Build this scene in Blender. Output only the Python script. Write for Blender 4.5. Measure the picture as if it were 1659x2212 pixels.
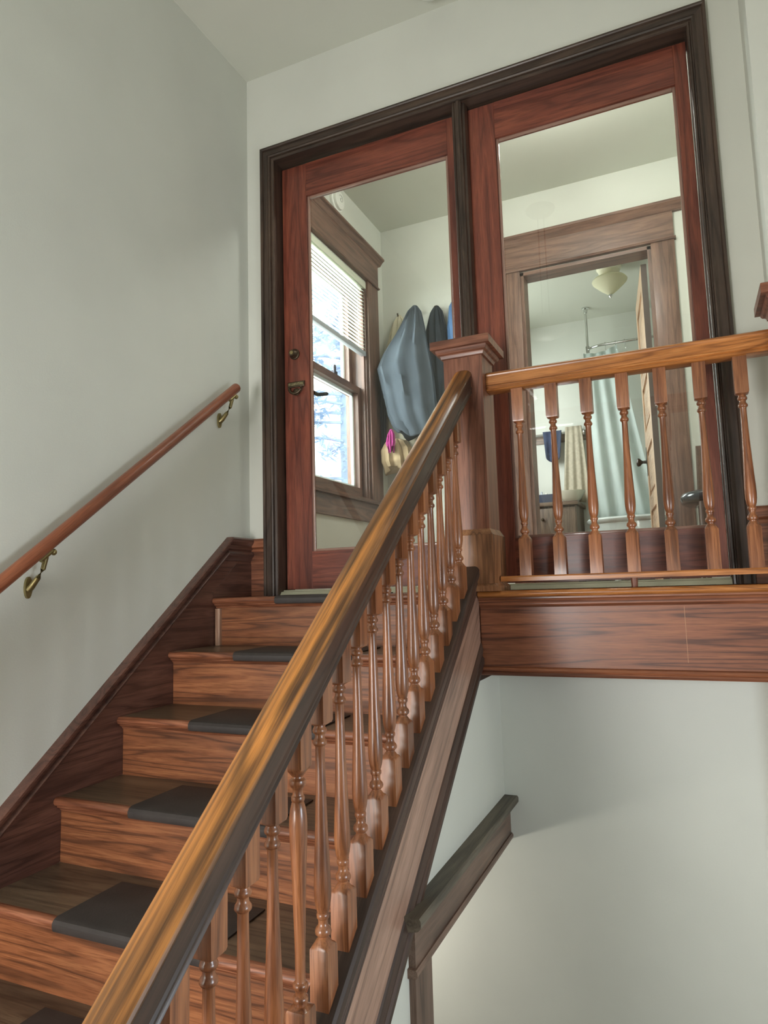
import bpy, bmesh, math, random
from mathutils import Vector, Matrix, noise as mnoise

for _o in list(bpy.data.objects):
    bpy.data.objects.remove(_o)
scene = bpy.context.scene
COL = scene.collection

# ------------------------------------------------------------------ camera
CAM = (1.8843, -2.6926, 0.0227)
YAW, PITCH, ROLL, FPX = -0.4153, 0.1104, -0.0291, 1474.8
cd = bpy.data.cameras.new('camera')
cam = bpy.data.objects.new('camera', cd)
COL.objects.link(cam)
fw = Vector((math.sin(YAW) * math.cos(PITCH), math.cos(YAW) * math.cos(PITCH), math.sin(PITCH)))
rt = Vector((math.cos(YAW), -math.sin(YAW), 0))
up = rt.cross(fw)
r2 = math.cos(ROLL) * rt + math.sin(ROLL) * up
u2 = -math.sin(ROLL) * rt + math.cos(ROLL) * up
cam.matrix_world = Matrix(((r2.x, u2.x, -fw.x, CAM[0]), (r2.y, u2.y, -fw.y, CAM[1]),
                           (r2.z, u2.z, -fw.z, CAM[2]), (0, 0, 0, 1)))
cd.sensor_fit = 'VERTICAL'
cd.sensor_height = 32.0
cd.lens = FPX / 2212 * 32.0
cd.clip_start = 0.02
scene.camera = cam

# ------------------------------------------------------------------ world, lights, exposure
scene.view_settings.view_transform = 'Standard'
scene.view_settings.look = 'None'
scene.view_settings.gamma = 1
scene.view_settings.use_curve_mapping = False
scene.view_settings.exposure = 0.5
w = bpy.data.worlds.new('sky')
scene.world = w
w.use_nodes = True
w.node_tree.nodes['Background'].inputs[0].default_value = (0.92, 0.965, 1.0, 1)
w.node_tree.nodes['Background'].inputs[1].default_value = 2.6


def area(name, loc, direction, sx, sy, power, color, portal=False):
    l = bpy.data.lights.new(name, 'AREA')
    l.shape = 'RECTANGLE'
    l.size, l.size_y, l.energy, l.color = sx, sy, power, color
    o = bpy.data.objects.new(name, l)
    o.location = loc
    o.rotation_euler = Vector(direction).to_track_quat('-Z', 'Y').to_euler()
    if portal:
        l.cycles.is_portal = True
    COL.objects.link(o)
    return o


area('assumed_rear_daylight', (0.52, -4.34, -0.24), (0, 1, 0), 0.80, 1.38, 60, (1.0, 0.985, 0.96))  # daylight for an assumed opening behind the camera, unseen
area('assumed_side_daylight', (3.505, -2.0, -0.3), (-1, 0, 0), 0.7, 0.8, 22, (0.80, 0.90, 1.0))  # bluish daylight for an assumed side window, unseen
area('assumed_bath_daylight', (0.215, 3.0, 1.6), (1, 0, 0), 1.0, 1.2, 13, (0.95, 1.0, 0.97))  # unseen window assumed here, put in to light the bathroom
area('daylight_coat_window', (-0.75, 0.75, 1.75), (1, .12, -.12), 1.3, 1.5, 120, (0.95, 0.98, 1.0))
area('portal_coat_window', (-0.17, 0.93, 1.35), (1, 0, 0), 0.9, 1.5, 1, (1, 1, 1), True)

# ------------------------------------------------------------------ materials
_mats = {}


def s2l(c):
    return tuple(((v / 255) / 12.92 if v / 255 <= 0.04045 else ((v / 255 + 0.055) / 1.055) ** 2.4) for v in c) + (1,)


def new_mat(name):
    m = bpy.data.materials.new(name)
    m.use_nodes = True
    nt = m.node_tree
    return m, nt, nt.nodes, nt.links, nt.nodes['Principled BSDF']


def ramp(N, stops):
    r = N.new('ShaderNodeValToRGB')
    e = r.color_ramp.elements
    while len(e) > 1:
        e.remove(e[-1])
    e[0].position, e[0].color = stops[0][0], stops[0][1]
    for p, c in stops[1:]:
        x = e.new(p)
        x.color = c
    return r


def wood(name, dark, mid, light, axis=0, rough=0.4, grain=1.0, bands=9.0, coat=0.15, blotch=0.35, worn=None, contrast=0.5, stretch=1.0):
    """oak / fir style grain along the local axis; worn = (colour, z0, z1) rubbed-through tops"""
    key = (name, axis)
    if key in _mats:
        return _mats[key]
    m, nt, N, L, B = new_mat('%s_%s' % (name, 'xyz'[axis]))
    tc = N.new('ShaderNodeTexCoord')
    oi = N.new('ShaderNodeObjectInfo')
    off = N.new('ShaderNodeVectorMath')
    off.operation = 'MULTIPLY_ADD'
    comb = N.new('ShaderNodeCombineXYZ')
    for i in range(3):
        L.new(oi.outputs['Random'], comb.inputs[i])
    off.inputs[1].default_value = (37, 53, 71)
    L.new(comb.outputs[0], off.inputs[0])
    L.new(tc.outputs['Object'], off.inputs[2])

    def stretched(along, across):
        mp = N.new('ShaderNodeMapping')
        sc = [across] * 3
        sc[axis] = along
        mp.inputs['Scale'].default_value = sc
        L.new(off.outputs[0], mp.inputs[0])
        return mp

    n1 = N.new('ShaderNodeTexNoise')
    n1.inputs['Scale'].default_value = 1.0
    n1.inputs['Detail'].default_value = 2.0
    n1.inputs['Distortion'].default_value = 0.35
    L.new(stretched(0.9 * grain / stretch, 13 * grain * stretch ** 0.5).outputs[0], n1.inputs['Vector'])
    mul = N.new('ShaderNodeMath')
    mul.operation = 'MULTIPLY'
    mul.inputs[1].default_value = bands * 6.2832
    L.new(n1.outputs[0], mul.inputs[0])
    sn = N.new('ShaderNodeMath')
    sn.operation = 'SINE'
    L.new(mul.outputs[0], sn.inputs[0])
    nrm = N.new('ShaderNodeMath')
    nrm.operation = 'MULTIPLY_ADD'
    nrm.inputs[1].default_value = 0.5
    nrm.inputs[2].default_value = 0.5
    L.new(sn.outputs[0], nrm.inputs[0])
    dk = tuple(d * contrast + q * (1 - contrast) for d, q in zip(dark, mid))
    rp = ramp(N, [(0.0, s2l(dk)), (0.10, s2l(tuple(0.35 * a + 0.65 * b for a, b in zip(dk, mid)))), (0.30, s2l(mid)), (0.75, s2l(mid)), (1.0, s2l(light))])
    L.new(nrm.outputs[0], rp.inputs[0])
    # fine pores
    n2 = N.new('ShaderNodeTexNoise')
    n2.inputs['Scale'].default_value = 1.0
    n2.inputs['Detail'].default_value = 3.0
    L.new(stretched(14, 330).outputs[0], n2.inputs['Vector'])
    r2_ = ramp(N, [(0.36, (0.62, 0.58, 0.55, 1)), (0.54, (1, 1, 1, 1))])
    L.new(n2.outputs[0], r2_.inputs[0])
    mx = N.new('ShaderNodeMix')
    mx.data_type = 'RGBA'
    mx.blend_type = 'MULTIPLY'
    mx.inputs[0].default_value = 0.75
    L.new(rp.outputs[0], mx.inputs[6])
    L.new(r2_.outputs[0], mx.inputs[7])
    # stain blotches
    n3 = N.new('ShaderNodeTexNoise')
    n3.inputs['Scale'].default_value = 1.0
    n3.inputs['Detail'].default_value = 3.0
    L.new(stretched(2.2, 6).outputs[0], n3.inputs['Vector'])
    r3 = ramp(N, [(0.3, (1 - blotch, 1 - blotch, 1 - blotch, 1)), (0.7, (1.12, 1.1, 1.06, 1))])
    L.new(n3.outputs[0], r3.inputs[0])
    mx2 = N.new('ShaderNodeMix')
    mx2.data_type = 'RGBA'
    mx2.blend_type = 'MULTIPLY'
    mx2.inputs[0].default_value = 1.0
    L.new(mx.outputs[2], mx2.inputs[6])
    L.new(r3.outputs[0], mx2.inputs[7])
    out = mx2.outputs[2]
    if worn:
        wc, z0, z1 = worn
        sp = N.new('ShaderNodeSeparateXYZ')
        L.new(tc.outputs['Object'], sp.inputs[0])
        mr = N.new('ShaderNodeMapRange')
        mr.inputs[1].default_value = z0
        mr.inputs[2].default_value = z1
        L.new(sp.outputs[2], mr.inputs[0])
        n4 = N.new('ShaderNodeTexNoise')
        n4.inputs['Scale'].default_value = 1.0
        n4.inputs['Detail'].default_value = 5.0
        L.new(stretched(1.2, 75).outputs[0], n4.inputs['Vector'])
        r4 = ramp(N, [(0.30, (0, 0, 0, 1)), (0.60, (1, 1, 1, 1))])
        L.new(n4.outputs[0], r4.inputs[0])
        mm = N.new('ShaderNodeMath')
        mm.operation = 'MULTIPLY'
        L.new(mr.outputs[0], mm.inputs[0])
        L.new(r4.outputs[0], mm.inputs[1])
        wr = ramp(N, [(0.0, s2l(tuple(v * 0.72 for v in wc))), (0.5, s2l(wc)), (1.0, s2l(tuple(min(255, v * 1.1) for v in wc)))])
        L.new(nrm.outputs[0], wr.inputs[0])
        mxw = N.new('ShaderNodeMix')
        mxw.data_type = 'RGBA'
        L.new(mm.outputs[0], mxw.inputs[0])
        L.new(out, mxw.inputs[6])
        mp2 = N.new('ShaderNodeMix')
        mp2.data_type = 'RGBA'
        mp2.blend_type = 'MULTIPLY'
        mp2.inputs[0].default_value = 0.6
        L.new(wr.outputs[0], mp2.inputs[6])
        L.new(r2_.outputs[0], mp2.inputs[7])
        L.new(mp2.outputs[2], mxw.inputs[7])
        out = mxw.outputs[2]
    L.new(out, B.inputs['Base Color'])
    rr = N.new('ShaderNodeMapRange')
    rr.inputs[3].default_value = rough - 0.07
    rr.inputs[4].default_value = rough + 0.12
    L.new(n2.outputs[0], rr.inputs[0])
    L.new(rr.outputs[0], B.inputs['Roughness'])
    B.inputs['Coat Weight'].default_value = coat
    B.inputs['Coat Roughness'].default_value = 0.18
    bp = N.new('ShaderNodeBump')
    bp.inputs['Strength'].default_value = 0.12
    bp.inputs['Distance'].default_value = 0.001
    L.new(n2.outputs[0], bp.inputs['Height'])
    L.new(bp.outputs[0], B.inputs['Normal'])
    _mats[key] = m
    return m


def plain(name, col, rough=0.6, metal=0.0, var=0.08, scale=6.0, bump=0.0, coat=0.0, spec=None):
    if name in _mats:
        return _mats[name]
    m, nt, N, L, B = new_mat(name)
    tc = N.new('ShaderNodeTexCoord')
    n = N.new('ShaderNodeTexNoise')
    n.inputs['Scale'].default_value = scale
    n.inputs['Detail'].default_value = 4
    L.new(tc.outputs['Object'], n.inputs['Vector'])
    c = s2l(col)
    r = ramp(N, [(0.3, tuple(v * (1 - var) for v in c[:3]) + (1,)), (0.7, tuple(min(1, v * (1 + var)) for v in c[:3]) + (1,))])
    L.new(n.outputs[0], r.inputs[0])
    L.new(r.outputs[0], B.inputs['Base Color'])
    B.inputs['Roughness'].default_value = rough
    B.inputs['Metallic'].default_value = metal
    B.inputs['Coat Weight'].default_value = coat
    if spec is not None:
        B.inputs['Specular IOR Level'].default_value = spec
    if bump:
        b = N.new('ShaderNodeBump')
        b.inputs['Strength'].default_value = bump
        b.inputs['Distance'].default_value = 0.002
        n2 = N.new('ShaderNodeTexNoise')
        n2.inputs['Scale'].default_value = 180
        L.new(tc.outputs['Object'], n2.inputs['Vector'])
        L.new(n2.outputs[0], b.inputs['Height'])
        L.new(b.outputs[0], B.inputs['Normal'])
    _mats[name] = m
    return m


def glass_mat():
    m = bpy.data.materials.new('window_glass')
    m.use_nodes = True
    nt = m.node_tree
    N, L = nt.nodes, nt.links
    N.remove(N['Principled BSDF'])
    tr = N.new('ShaderNodeBsdfTransparent')
    tr.inputs[0].default_value = (0.96, 0.98, 0.965, 1)
    gl = N.new('ShaderNodeBsdfGlossy')
    gl.inputs['Roughness'].default_value = 0.0
    lw = N.new('ShaderNodeLayerWeight')
    lw.inputs[0].default_value = 0.5
    pw = N.new('ShaderNodeMath')
    pw.operation = 'POWER'
    pw.inputs[1].default_value = 4.0
    L.new(lw.outputs['Facing'], pw.inputs[0])
    fr = N.new('ShaderNodeMath')
    fr.operation = 'MULTIPLY_ADD'
    fr.inputs[1].default_value = 0.55
    fr.inputs[2].default_value = 0.045
    L.new(pw.outputs[0], fr.inputs[0])
    mx = N.new('ShaderNodeMixShader')
    L.new(fr.outputs[0], mx.inputs[0])
    L.new(tr.outputs[0], mx.inputs[1])
    L.new(gl.outputs[0], mx.inputs[2])
    L.new(mx.outputs[0], N['Material Output'].inputs[0])
    return m


GLASS = glass_mat()


def translucent(name, col, t=0.45):
    m = bpy.data.materials.new(name)
    m.use_nodes = True
    nt = m.node_tree
    N, L = nt.nodes, nt.links
    N.remove(N['Principled BSDF'])
    a = N.new('ShaderNodeBsdfDiffuse')
    b = N.new('ShaderNodeBsdfTranslucent')
    tc = N.new('ShaderNodeTexCoord')
    n = N.new('ShaderNodeTexNoise')
    n.inputs['Scale'].default_value = 9
    L.new(tc.outputs['Object'], n.inputs[0])
    c = s2l(col)
    r = ramp(N, [(0.3, tuple(v * 0.95 for v in c[:3]) + (1,)), (0.7, c)])
    L.new(n.outputs[0], r.inputs[0])
    L.new(r.outputs[0], a.inputs[0])
    L.new(r.outputs[0], b.inputs[0])
    mx = N.new('ShaderNodeMixShader')
    mx.inputs[0].default_value = t
    L.new(a.outputs[0], mx.inputs[1])
    L.new(b.outputs[0], mx.inputs[2])
    L.new(mx.outputs[0], N['Material Output'].inputs[0])
    return m


WALL = plain('painted_plaster', (208, 209, 199), 0.55, var=0.045, scale=1.8, bump=0.12)
CEIL = plain('painted_ceiling', (204, 205, 192), 0.7, var=0.025, scale=2.0, bump=0.1)
WHITE = plain('white_plastic', (232, 232, 224), 0.4, var=0.02)
MAT_RUBBER = plain('black_rubber', (52, 46, 43), 0.55, var=0.22, scale=14, bump=0.2)
BRASS = plain('aged_brass', (150, 138, 96), 0.38, 0.9, var=0.15, scale=20)
BRONZE = plain('dark_bronze', (92, 80, 64), 0.42, 0.8, var=0.2, scale=25)
CHROME = plain('chrome', (210, 212, 210), 0.16, 1.0, var=0.02)
ALU = plain('threshold_metal', (196, 196, 172), 0.45, 0.3, var=0.08, scale=12)


def CASING(a): return wood('casing_oak', (38, 29, 24), (70, 56, 47), (80, 64, 53), a, 0.38, bands=5, blotch=0.2, coat=0.1)
def DOORW(a): return wood('door_fir', (82, 38, 28), (126, 66, 50), (140, 76, 56), a, 0.36, bands=6, blotch=0.3, coat=0.25)
def SKIRT(a): return wood('skirt_oak', (56, 34, 28), (100, 66, 56), (110, 74, 62), a, 0.36, bands=7, blotch=0.3, coat=0.25)
def RISER(a): return wood('riser_oak', (62, 36, 22), (140, 86, 54), (156, 100, 64), a, 0.38, bands=7, blotch=0.35, coat=0.2, contrast=.5, stretch=1.2)
def TREAD(a): return wood('tread_oak', (64, 50, 40), (112, 94, 76), (122, 104, 84), a, 0.38, bands=8, blotch=0.45, coat=0.15)
def NOSE(a): return wood('nosing_oak', (74, 42, 28), (140, 86, 60), (160, 104, 76), a, 0.36, bands=8, blotch=0.4, coat=0.25)
def BALU(a): return wood('baluster_oak', (88, 50, 30), (148, 92, 58), (164, 106, 68), a, 0.3, bands=6, blotch=0.3, coat=0.4)
def NEWEL(a): return wood('newel_oak', (80, 46, 32), (130, 82, 62), (142, 92, 70), a, 0.36, bands=6, blotch=0.25, coat=0.2)
def PLINTH(a): return wood('plinth_oak', (84, 54, 32), (152, 104, 70), (170, 120, 82), a, 0.42, bands=6, blotch=0.3, coat=0.1)
def LRAIL(a): return wood('landing_rail_oak', (110, 62, 28), (178, 112, 56), (192, 126, 68), a, 0.33, bands=10, blotch=0.2, coat=0.3)
def SRAIL(a): return wood('stair_rail_oak', (40, 26, 19), (68, 47, 36), (78, 54, 42), a, 0.38, bands=5, blotch=0.3, coat=0.2, worn=((184, 122, 60), 0.055, 0.070))
def FASC(a): return wood('fascia_oak', (70, 38, 26), (136, 82, 56), (148, 92, 62), a, 0.4, bands=7, blotch=0.25, coat=0.2, contrast=.65, stretch=1.8)
def STRG(a): return wood('stringer_oak', (104, 78, 66), (168, 132, 114), (178, 142, 124), a, 0.34, bands=5, blotch=0.2, coat=0.2)
def CAPW(a): return wood('string_cap_oak', (44, 30, 24), (76, 54, 43), (86, 62, 50), a, 0.46, bands=5, blotch=0.3, coat=0.04)
def HANDR(a): return wood('wall_rail_wood', (112, 60, 38), (146, 84, 56), (156, 92, 62), a, 0.4, bands=4, blotch=0.15, coat=0.15)
def TRIMB(a): return wood('inner_trim_wood', (76, 52, 42), (118, 86, 72), (128, 96, 80), a, 0.42, bands=6, blotch=0.2, coat=0.1)
def PINE(a): return wood('pine_door', (170, 120, 84), (214, 180, 146), (224, 192, 160), a, 0.45, bands=6, blotch=0.15, coat=0.1)
def VANW(a): return wood('vanity_wood', (74, 58, 46), (120, 98, 80), (130, 108, 90), a, 0.45, bands=6, blotch=0.2, coat=0.1)
def LEDGE(a): return wood('under_trim_oak', (62, 46, 38), (112, 88, 74), (122, 98, 84), a, 0.42, bands=5, blotch=0.25, coat=0.08)
def CHAIRW(a): return wood('chair_wood', (58, 42, 34), (96, 74, 60), (106, 82, 68), a, 0.4, bands=5, blotch=0.2, coat=0.2)


# ------------------------------------------------------------------ mesh helpers
class MB:
    def __init__(self):
        self.v, self.f = [], []

    def add(self, vs, fs):
        b = len(self.v)
        self.v += [tuple(p) for p in vs]
        self.f += [tuple(i + b for i in q) for q in fs]
        return self

    def box(self, x0, x1, y0, y1, z0, z1):
        return self.add([(x0, y0, z0), (x1, y0, z0), (x1, y1, z0), (x0, y1, z0), (x0, y0, z1), (x1, y0, z1), (x1, y1, z1), (x0, y1, z1)],
                        [(0, 3, 2, 1), (4, 5, 6, 7), (0, 1, 5, 4), (1, 2, 6, 5), (2, 3, 7, 6), (3, 0, 4, 7)])

    def loft(self, rings, close=True, cap=True):
        n = len(rings[0])
        vs = [p for r in rings for p in r]
        fs = []
        for i in range(len(rings) - 1):
            for j in range(n if close else n - 1):
                k = (j + 1) % n
                fs.append((i * n + j, i * n + k, (i + 1) * n + k, (i + 1) * n + j))
        if cap and close:
            fs.append(tuple(range(n))[::-1])
            fs.append(tuple((len(rings) - 1) * n + j for j in range(n)))
        return self.add(vs, fs)

    def tube(self, path, r, n=10):
        pts = [Vector(p) for p in path]
        rings = []
        for i, p in enumerate(pts):
            t = (pts[min(i + 1, len(pts) - 1)] - pts[max(i - 1, 0)]).normalized()
            a = Vector((0, 0, 1)) if abs(t.z) < 0.9 else Vector((1, 0, 0))
            u = t.cross(a).normalized()
            v = u.cross(t)
            rr = r[i] if isinstance(r, (list, tuple)) else r
            rings.append([p + rr * (math.cos(q * 2 * math.pi / n) * u + math.sin(q * 2 * math.pi / n) * v) for q in range(n)])
        return self.loft(rings)

    def lathe(self, prof, n=20, cx=0, cy=0, axis='z'):
        """prof: (h, r[, squareness]) ; squareness 1 = square section"""
        rings = []
        for p in prof:
            h, r = p[0], p[1]
            s = p[2] if len(p) > 2 else 0
            ring = []
            for j in range(n):
                a = 2 * math.pi * j / n
                c, q = math.cos(a), math.sin(a)
                sq = 1 / max(abs(c), abs(q))
                k = r * (1 + s * (sq - 1))
                if axis == 'z':
                    ring.append((cx + k * c, cy + k * q, h))
                elif axis == 'y':
                    ring.append((cx + k * c, h, cy + k * q))
                else:
                    ring.append((h, cx + k * c, cy + k * q))
            rings.append(ring)
        return self.loft(rings)

    def build(self, name, mat, parent=None, smooth=None, bevel=0.0, seg=2):
        me = bpy.data.meshes.new(name)
        me.from_pydata(self.v, [], self.f)
        bm = bmesh.new()
        bm.from_mesh(me)
        bmesh.ops.recalc_face_normals(bm, faces=bm.faces)
        if bevel:
            ed = [e for e in bm.edges if len(e.link_faces) == 2 and e.calc_face_angle(0) > 0.6]
            bmesh.ops.bevel(bm, geom=ed, offset=bevel, segments=seg, affect='EDGES', profile=0.6, clamp_overlap=True)
        bm.to_mesh(me)
        bm.free()
        if smooth is not None or bevel:
            me.shade_smooth()
            me.set_sharp_from_angle(angle=math.radians(smooth if smooth else 32))
        if mat:
            me.materials.append(mat)
        o = bpy.data.objects.new(name, me)
        COL.objects.link(o)
        if parent:
            o.parent = parent
        return o


def bx(name, dims, mat, parent=None, bevel=0.0, seg=2):
    return MB().box(*dims).build(name, mat, parent, bevel=bevel, seg=seg)


def sweep(name, prof, axis, a, b, mat, parent=None, smooth=40, mitre=(0, 0)):
    """extrude a closed profile; axis 0: prof=(y,z) along x; axis 1: prof=(x,z) along y; axis 2: prof=(x,y) along z"""
    def P(t, u, v):
        return (t, u, v) if axis == 0 else (u, t, v) if axis == 1 else (u, v, t)
    return MB().loft([[P(a, u, v) for u, v in prof], [P(b, u, v) for u, v in prof]]).build(name, mat, parent, smooth=smooth)


def tag(o, label=None, cat=None, group=None, kind=None):
    if label:
        o['label'] = label
    if cat:
        o['category'] = cat
    if group:
        o['group'] = group
    if kind:
        o['kind'] = kind
    return o


def empty(name, loc=(0, 0, 0), label=None, cat=None, group=None, kind=None):
    o = bpy.data.objects.new(name, None)
    o.location = loc
    o.empty_display_size = 0.1
    COL.objects.link(o)
    return tag(o, label, cat, group, kind)


def wall(name, axis, c0, c1, ur, vr, holes=(), mat=None, label=None):
    """slab between c0..c1 on axis ('x' or 'y' or 'z'); (u,v) = the other two axes; rectangular holes (u0,u1,v0,v1)"""
    us = sorted({ur[0], ur[1], *[h[0] for h in holes], *[h[1] for h in holes]})
    vs = sorted({vr[0], vr[1], *[h[2] for h in holes], *[h[3] for h in holes]})
    us = [u for u in us if ur[0] <= u <= ur[1]]
    vs = [v for v in vs if vr[0] <= v <= vr[1]]

    def hole(i, j):
        if i < 0 or j < 0 or i >= len(us) - 1 or j >= len(vs) - 1:
            return True
        uc, vc = (us[i] + us[i + 1]) / 2, (vs[j] + vs[j + 1]) / 2
        return any(h[0] < uc < h[1] and h[2] < vc < h[3] for h in holes)

    def P(c, u, v):
        return (c, u, v) if axis == 'x' else (u, c, v) if axis == 'y' else (u, v, c)
    bm = bmesh.new()
    vd = {}

    def V(c, u, v):
        p = P(c, u, v)
        if p not in vd:
            vd[p] = bm.verts.new(p)
        return vd[p]
    for i in range(len(us) - 1):
        for j in range(len(vs) - 1):
            if hole(i, j):
                continue
            a, b, c, d = us[i], us[i + 1], vs[j], vs[j + 1]
            bm.faces.new((V(c0, a, c), V(c0, b, c), V(c0, b, d), V(c0, a, d)))
            bm.faces.new((V(c1, a, c), V(c1, b, c), V(c1, b, d), V(c1, a, d)))
            for q, (e, f) in (((i - 1, j), ((a, c), (a, d))), ((i + 1, j), ((b, c), (b, d))), ((i, j - 1), ((a, c), (b, c))), ((i, j + 1), ((a, d), (b, d)))):
                if hole(*q):
                    bm.faces.new((V(c0, *e), V(c0, *f), V(c1, *f), V(c1, *e)))
    bmesh.ops.recalc_face_normals(bm, faces=bm.faces)
    me = bpy.data.meshes.new(name)
    bm.to_mesh(me)
    bm.free()
    me.materials.append(mat or WALL)
    o = bpy.data.objects.new(name, me)
    COL.objects.link(o)
    return tag(o, label, kind='structure')


# ------------------------------------------------------------------ key dimensions
HC = 2.609            # ceiling above the landing
FZ = -1.608           # entry floor
BZ = -2.95            # cellar floor
RISE, RUN = 0.201, 0.257
Y0, Y1 = -0.302, -0.573
SL = 0.785            # slope of the stairs
YV = 1.665            # far wall of the coat room
YB = 4.11             # far wall of the bathroom


def nose_y(k):
    return Y0 if k == 0 else Y1 - (k - 1) * RUN


# ------------------------------------------------------------------ structure
WIN = (0.47, 1.375, 0.60, 2.105)      # y0,y1,z0,z1 of the coat room window
wall('wall_left', 'x', -0.16, 0.0, (-4.45, YV), (BZ, HC), [WIN], label='pale plaster wall beside the stairs')
wall('wall_front', 'y', 0.0, 0.135, (0.0, 2.6), (BZ, HC), [(0.145, 2.042, 0.0, 2.145)], label='pale plaster wall around the glazed doors')
wall('wall_right', 'y', -0.176, 0.0, (2.205, 3.5), (BZ, HC), label='pale wall stub at the right end of the landing')
wall('wall_side', 'x', 3.5, 3.62, (-4.45, -0.25), (BZ, HC), [(-2.35, -1.65, -0.7, 0.1)])
wall('wall_rear', 'y', -4.45, -4.33, (0.0, 3.5), (BZ, HC), [(0.10, 0.94, -0.95, 0.47)])
# wall under the stairs, its top follows the slope, with a cellar opening against the front wall
UW0, UW1 = 1.075, 1.173
OPY, OPZ = -0.885, -0.945
ztop = lambda y: min(-0.32, 0.03 + SL * y)
prof = [(0.0, ztop(0)), (-0.36, ztop(-0.36)), (-1.9, ztop(-1.9)), (-2.34, FZ), (-2.34, BZ), (OPY, BZ), (OPY, OPZ), (0.0, OPZ)]
tag(sweep('wall_stair', [(y, z) for y, z in prof], 0, UW0, UW1, WALL, smooth=None), 'pale wall below the stair string', kind='structure')
MB().box(0, 3.5, -4.33, -2.34, FZ - 0.2, FZ).box(0, UW1, -2.34, -2.05, FZ - 0.2, FZ).build('floor', wood('floor_oak', (88, 58, 36), (140, 98, 62), (156, 112, 74), 1))['kind'] = 'structure'
bx('floor_cellar', (0, 3.5, -4.33, 0.0, BZ - 0.1, BZ), plain('concrete', (150, 148, 140), 0.8, var=0.12))['kind'] = 'structure'
bx('floor_upper', (-0.0, 2.6, 0.0, YB, -0.2, 0.0), wood('floor_oak', (88, 58, 36), (140, 98, 62), (156, 112, 74), 1))['kind'] = 'structure'
tag(bx('ceiling', (-0.16, 3.62, -4.45, YB + 0.1, HC, HC + 0.12), CEIL), 'pale painted ceiling', kind='structure')
DRX0, DRX1, DRZ = 1.005, 1.812, 2.068        # bathroom doorway
wall('wall_far', 'y', YV, YV + 0.11, (-0.16, 2.6), (0.0, HC), [(DRX0, DRX1, 0.0, DRZ)], label='pale wall of the coat room behind the glass')
wall('wall_coat_room', 'x', 2.5, 2.6, (0.135, YV), (0.0, HC))
wall('wall_bathroom', 'y', YB, YB + 0.1, (-0.16, 2.6), (0.0, HC), label='far bathroom wall')
wall('wall_bathroom_left', 'x', 0.12, 0.22, (YV + 0.11, YB), (0.0, HC), [(2.5, 3.5, 1.0, 2.2)])
wall('wall_bathroom_right', 'x', 2.5, 2.6, (YV + 0.11, YB), (0.0, HC))
bx('ground', (-40, -0.17, -30, 40, -3.1, -3.0), plain('pale_lawn', (190, 195, 190), 0.9, var=0.15, scale=0.6))['kind'] = 'structure'  # ground outside in a pale colour

# assumed windows out of frame, placed to brighten the stairwell with daylight
for nm, d in (('assumed_rear_window', 'rear'), ('assumed_side_window', 'side')):
    e = empty(nm, (0, 0, 0), kind='structure')
    FR = plain('assumed_window_white_paint', (228, 228, 220), 0.45, var=0.02)
    t_ = .04
    if d == 'rear':
        for q in ((.10, .94, -.95, -.95 + t_), (.10, .94, .47 - t_, .47), (.10, .10 + t_, -.91, .43), (.94 - t_, .94, -.91, .43)):
            bx('assumed_frame_bar', (q[0], q[1], -4.42, -4.36, q[2], q[3]), FR, e)
    else:
        for q in ((-2.35, -1.65, -.7, -.7 + t_), (-2.35, -1.65, .1 - t_, .1), (-2.35, -2.35 + t_, -.66, .06), (-1.65 - t_, -1.65, -.66, .06)):
            bx('assumed_frame_bar', (3.53, 3.59, q[0], q[1], q[2], q[3]), FR, e)

# ------------------------------------------------------------------ door frame (casing, jambs, astragal)
XL, XR, ZT = 0.162, 2.024, 2.128
CP = [(0, 0), (0, .010), (.003, .014), (.009, .015), (.013, .010), (.017, .010), (.019, .018), (.025, .021), (.030, .018), (.034, .016), (.056, .016), (.059, .023), (.063, .026), (.070, .026), (.070, 0)]
e = empty('trim_1', (0, 0, 0), 'dark brown moulded casing around the pair of glazed doors', kind='structure')
MB().loft([[(XL - u, -v, 0) for u, v in CP], [(XL - u, -v, ZT + u) for u, v in CP]]).build('side_casing', CASING(2), e, smooth=25)
MB().loft([[(XR + u, -v, 0) for u, v in CP], [(XR + u, -v, ZT + u) for u, v in CP]]).build('side_casing', CASING(2), e, smooth=25)
MB().loft([[(XL - u, -v, ZT + u) for u, v in CP], [(XR + u, -v, ZT + u) for u, v in CP]]).build('head_casing', CASING(0), e, smooth=25)
bx('jamb', (0.145, XL, 0.0, 0.135, 0, ZT), CASING(2), e)
bx('jamb', (XR, 2.042, 0.0, 0.135, 0, ZT), CASING(2), e)
bx('head_jamb', (0.145, 2.042, 0.0, 0.135, ZT, 2.145), CASING(0), e)
AST = [(1.076, .056), (1.076, .006), (1.080, -.004), (1.088, -.008), (1.092, -.003), (1.098, -.003), (1.101, -.010), (1.110, -.012), (1.115, -.005), (1.120, -.002), (1.122, .012), (1.130, .018), (1.133, .030), (1.133, .056)]
sweep('astragal', AST, 2, 0.012, ZT, CASING(2), e, smooth=25)
th = [(.0, 0.0), (.012, .016), (.03, .018), (.034, .024), (.11, .024), (.13, .008), (.135, 0)]
sweep('threshold', th, 0, XL + .001, XR - .001, ALU, e, smooth=25)


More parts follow.
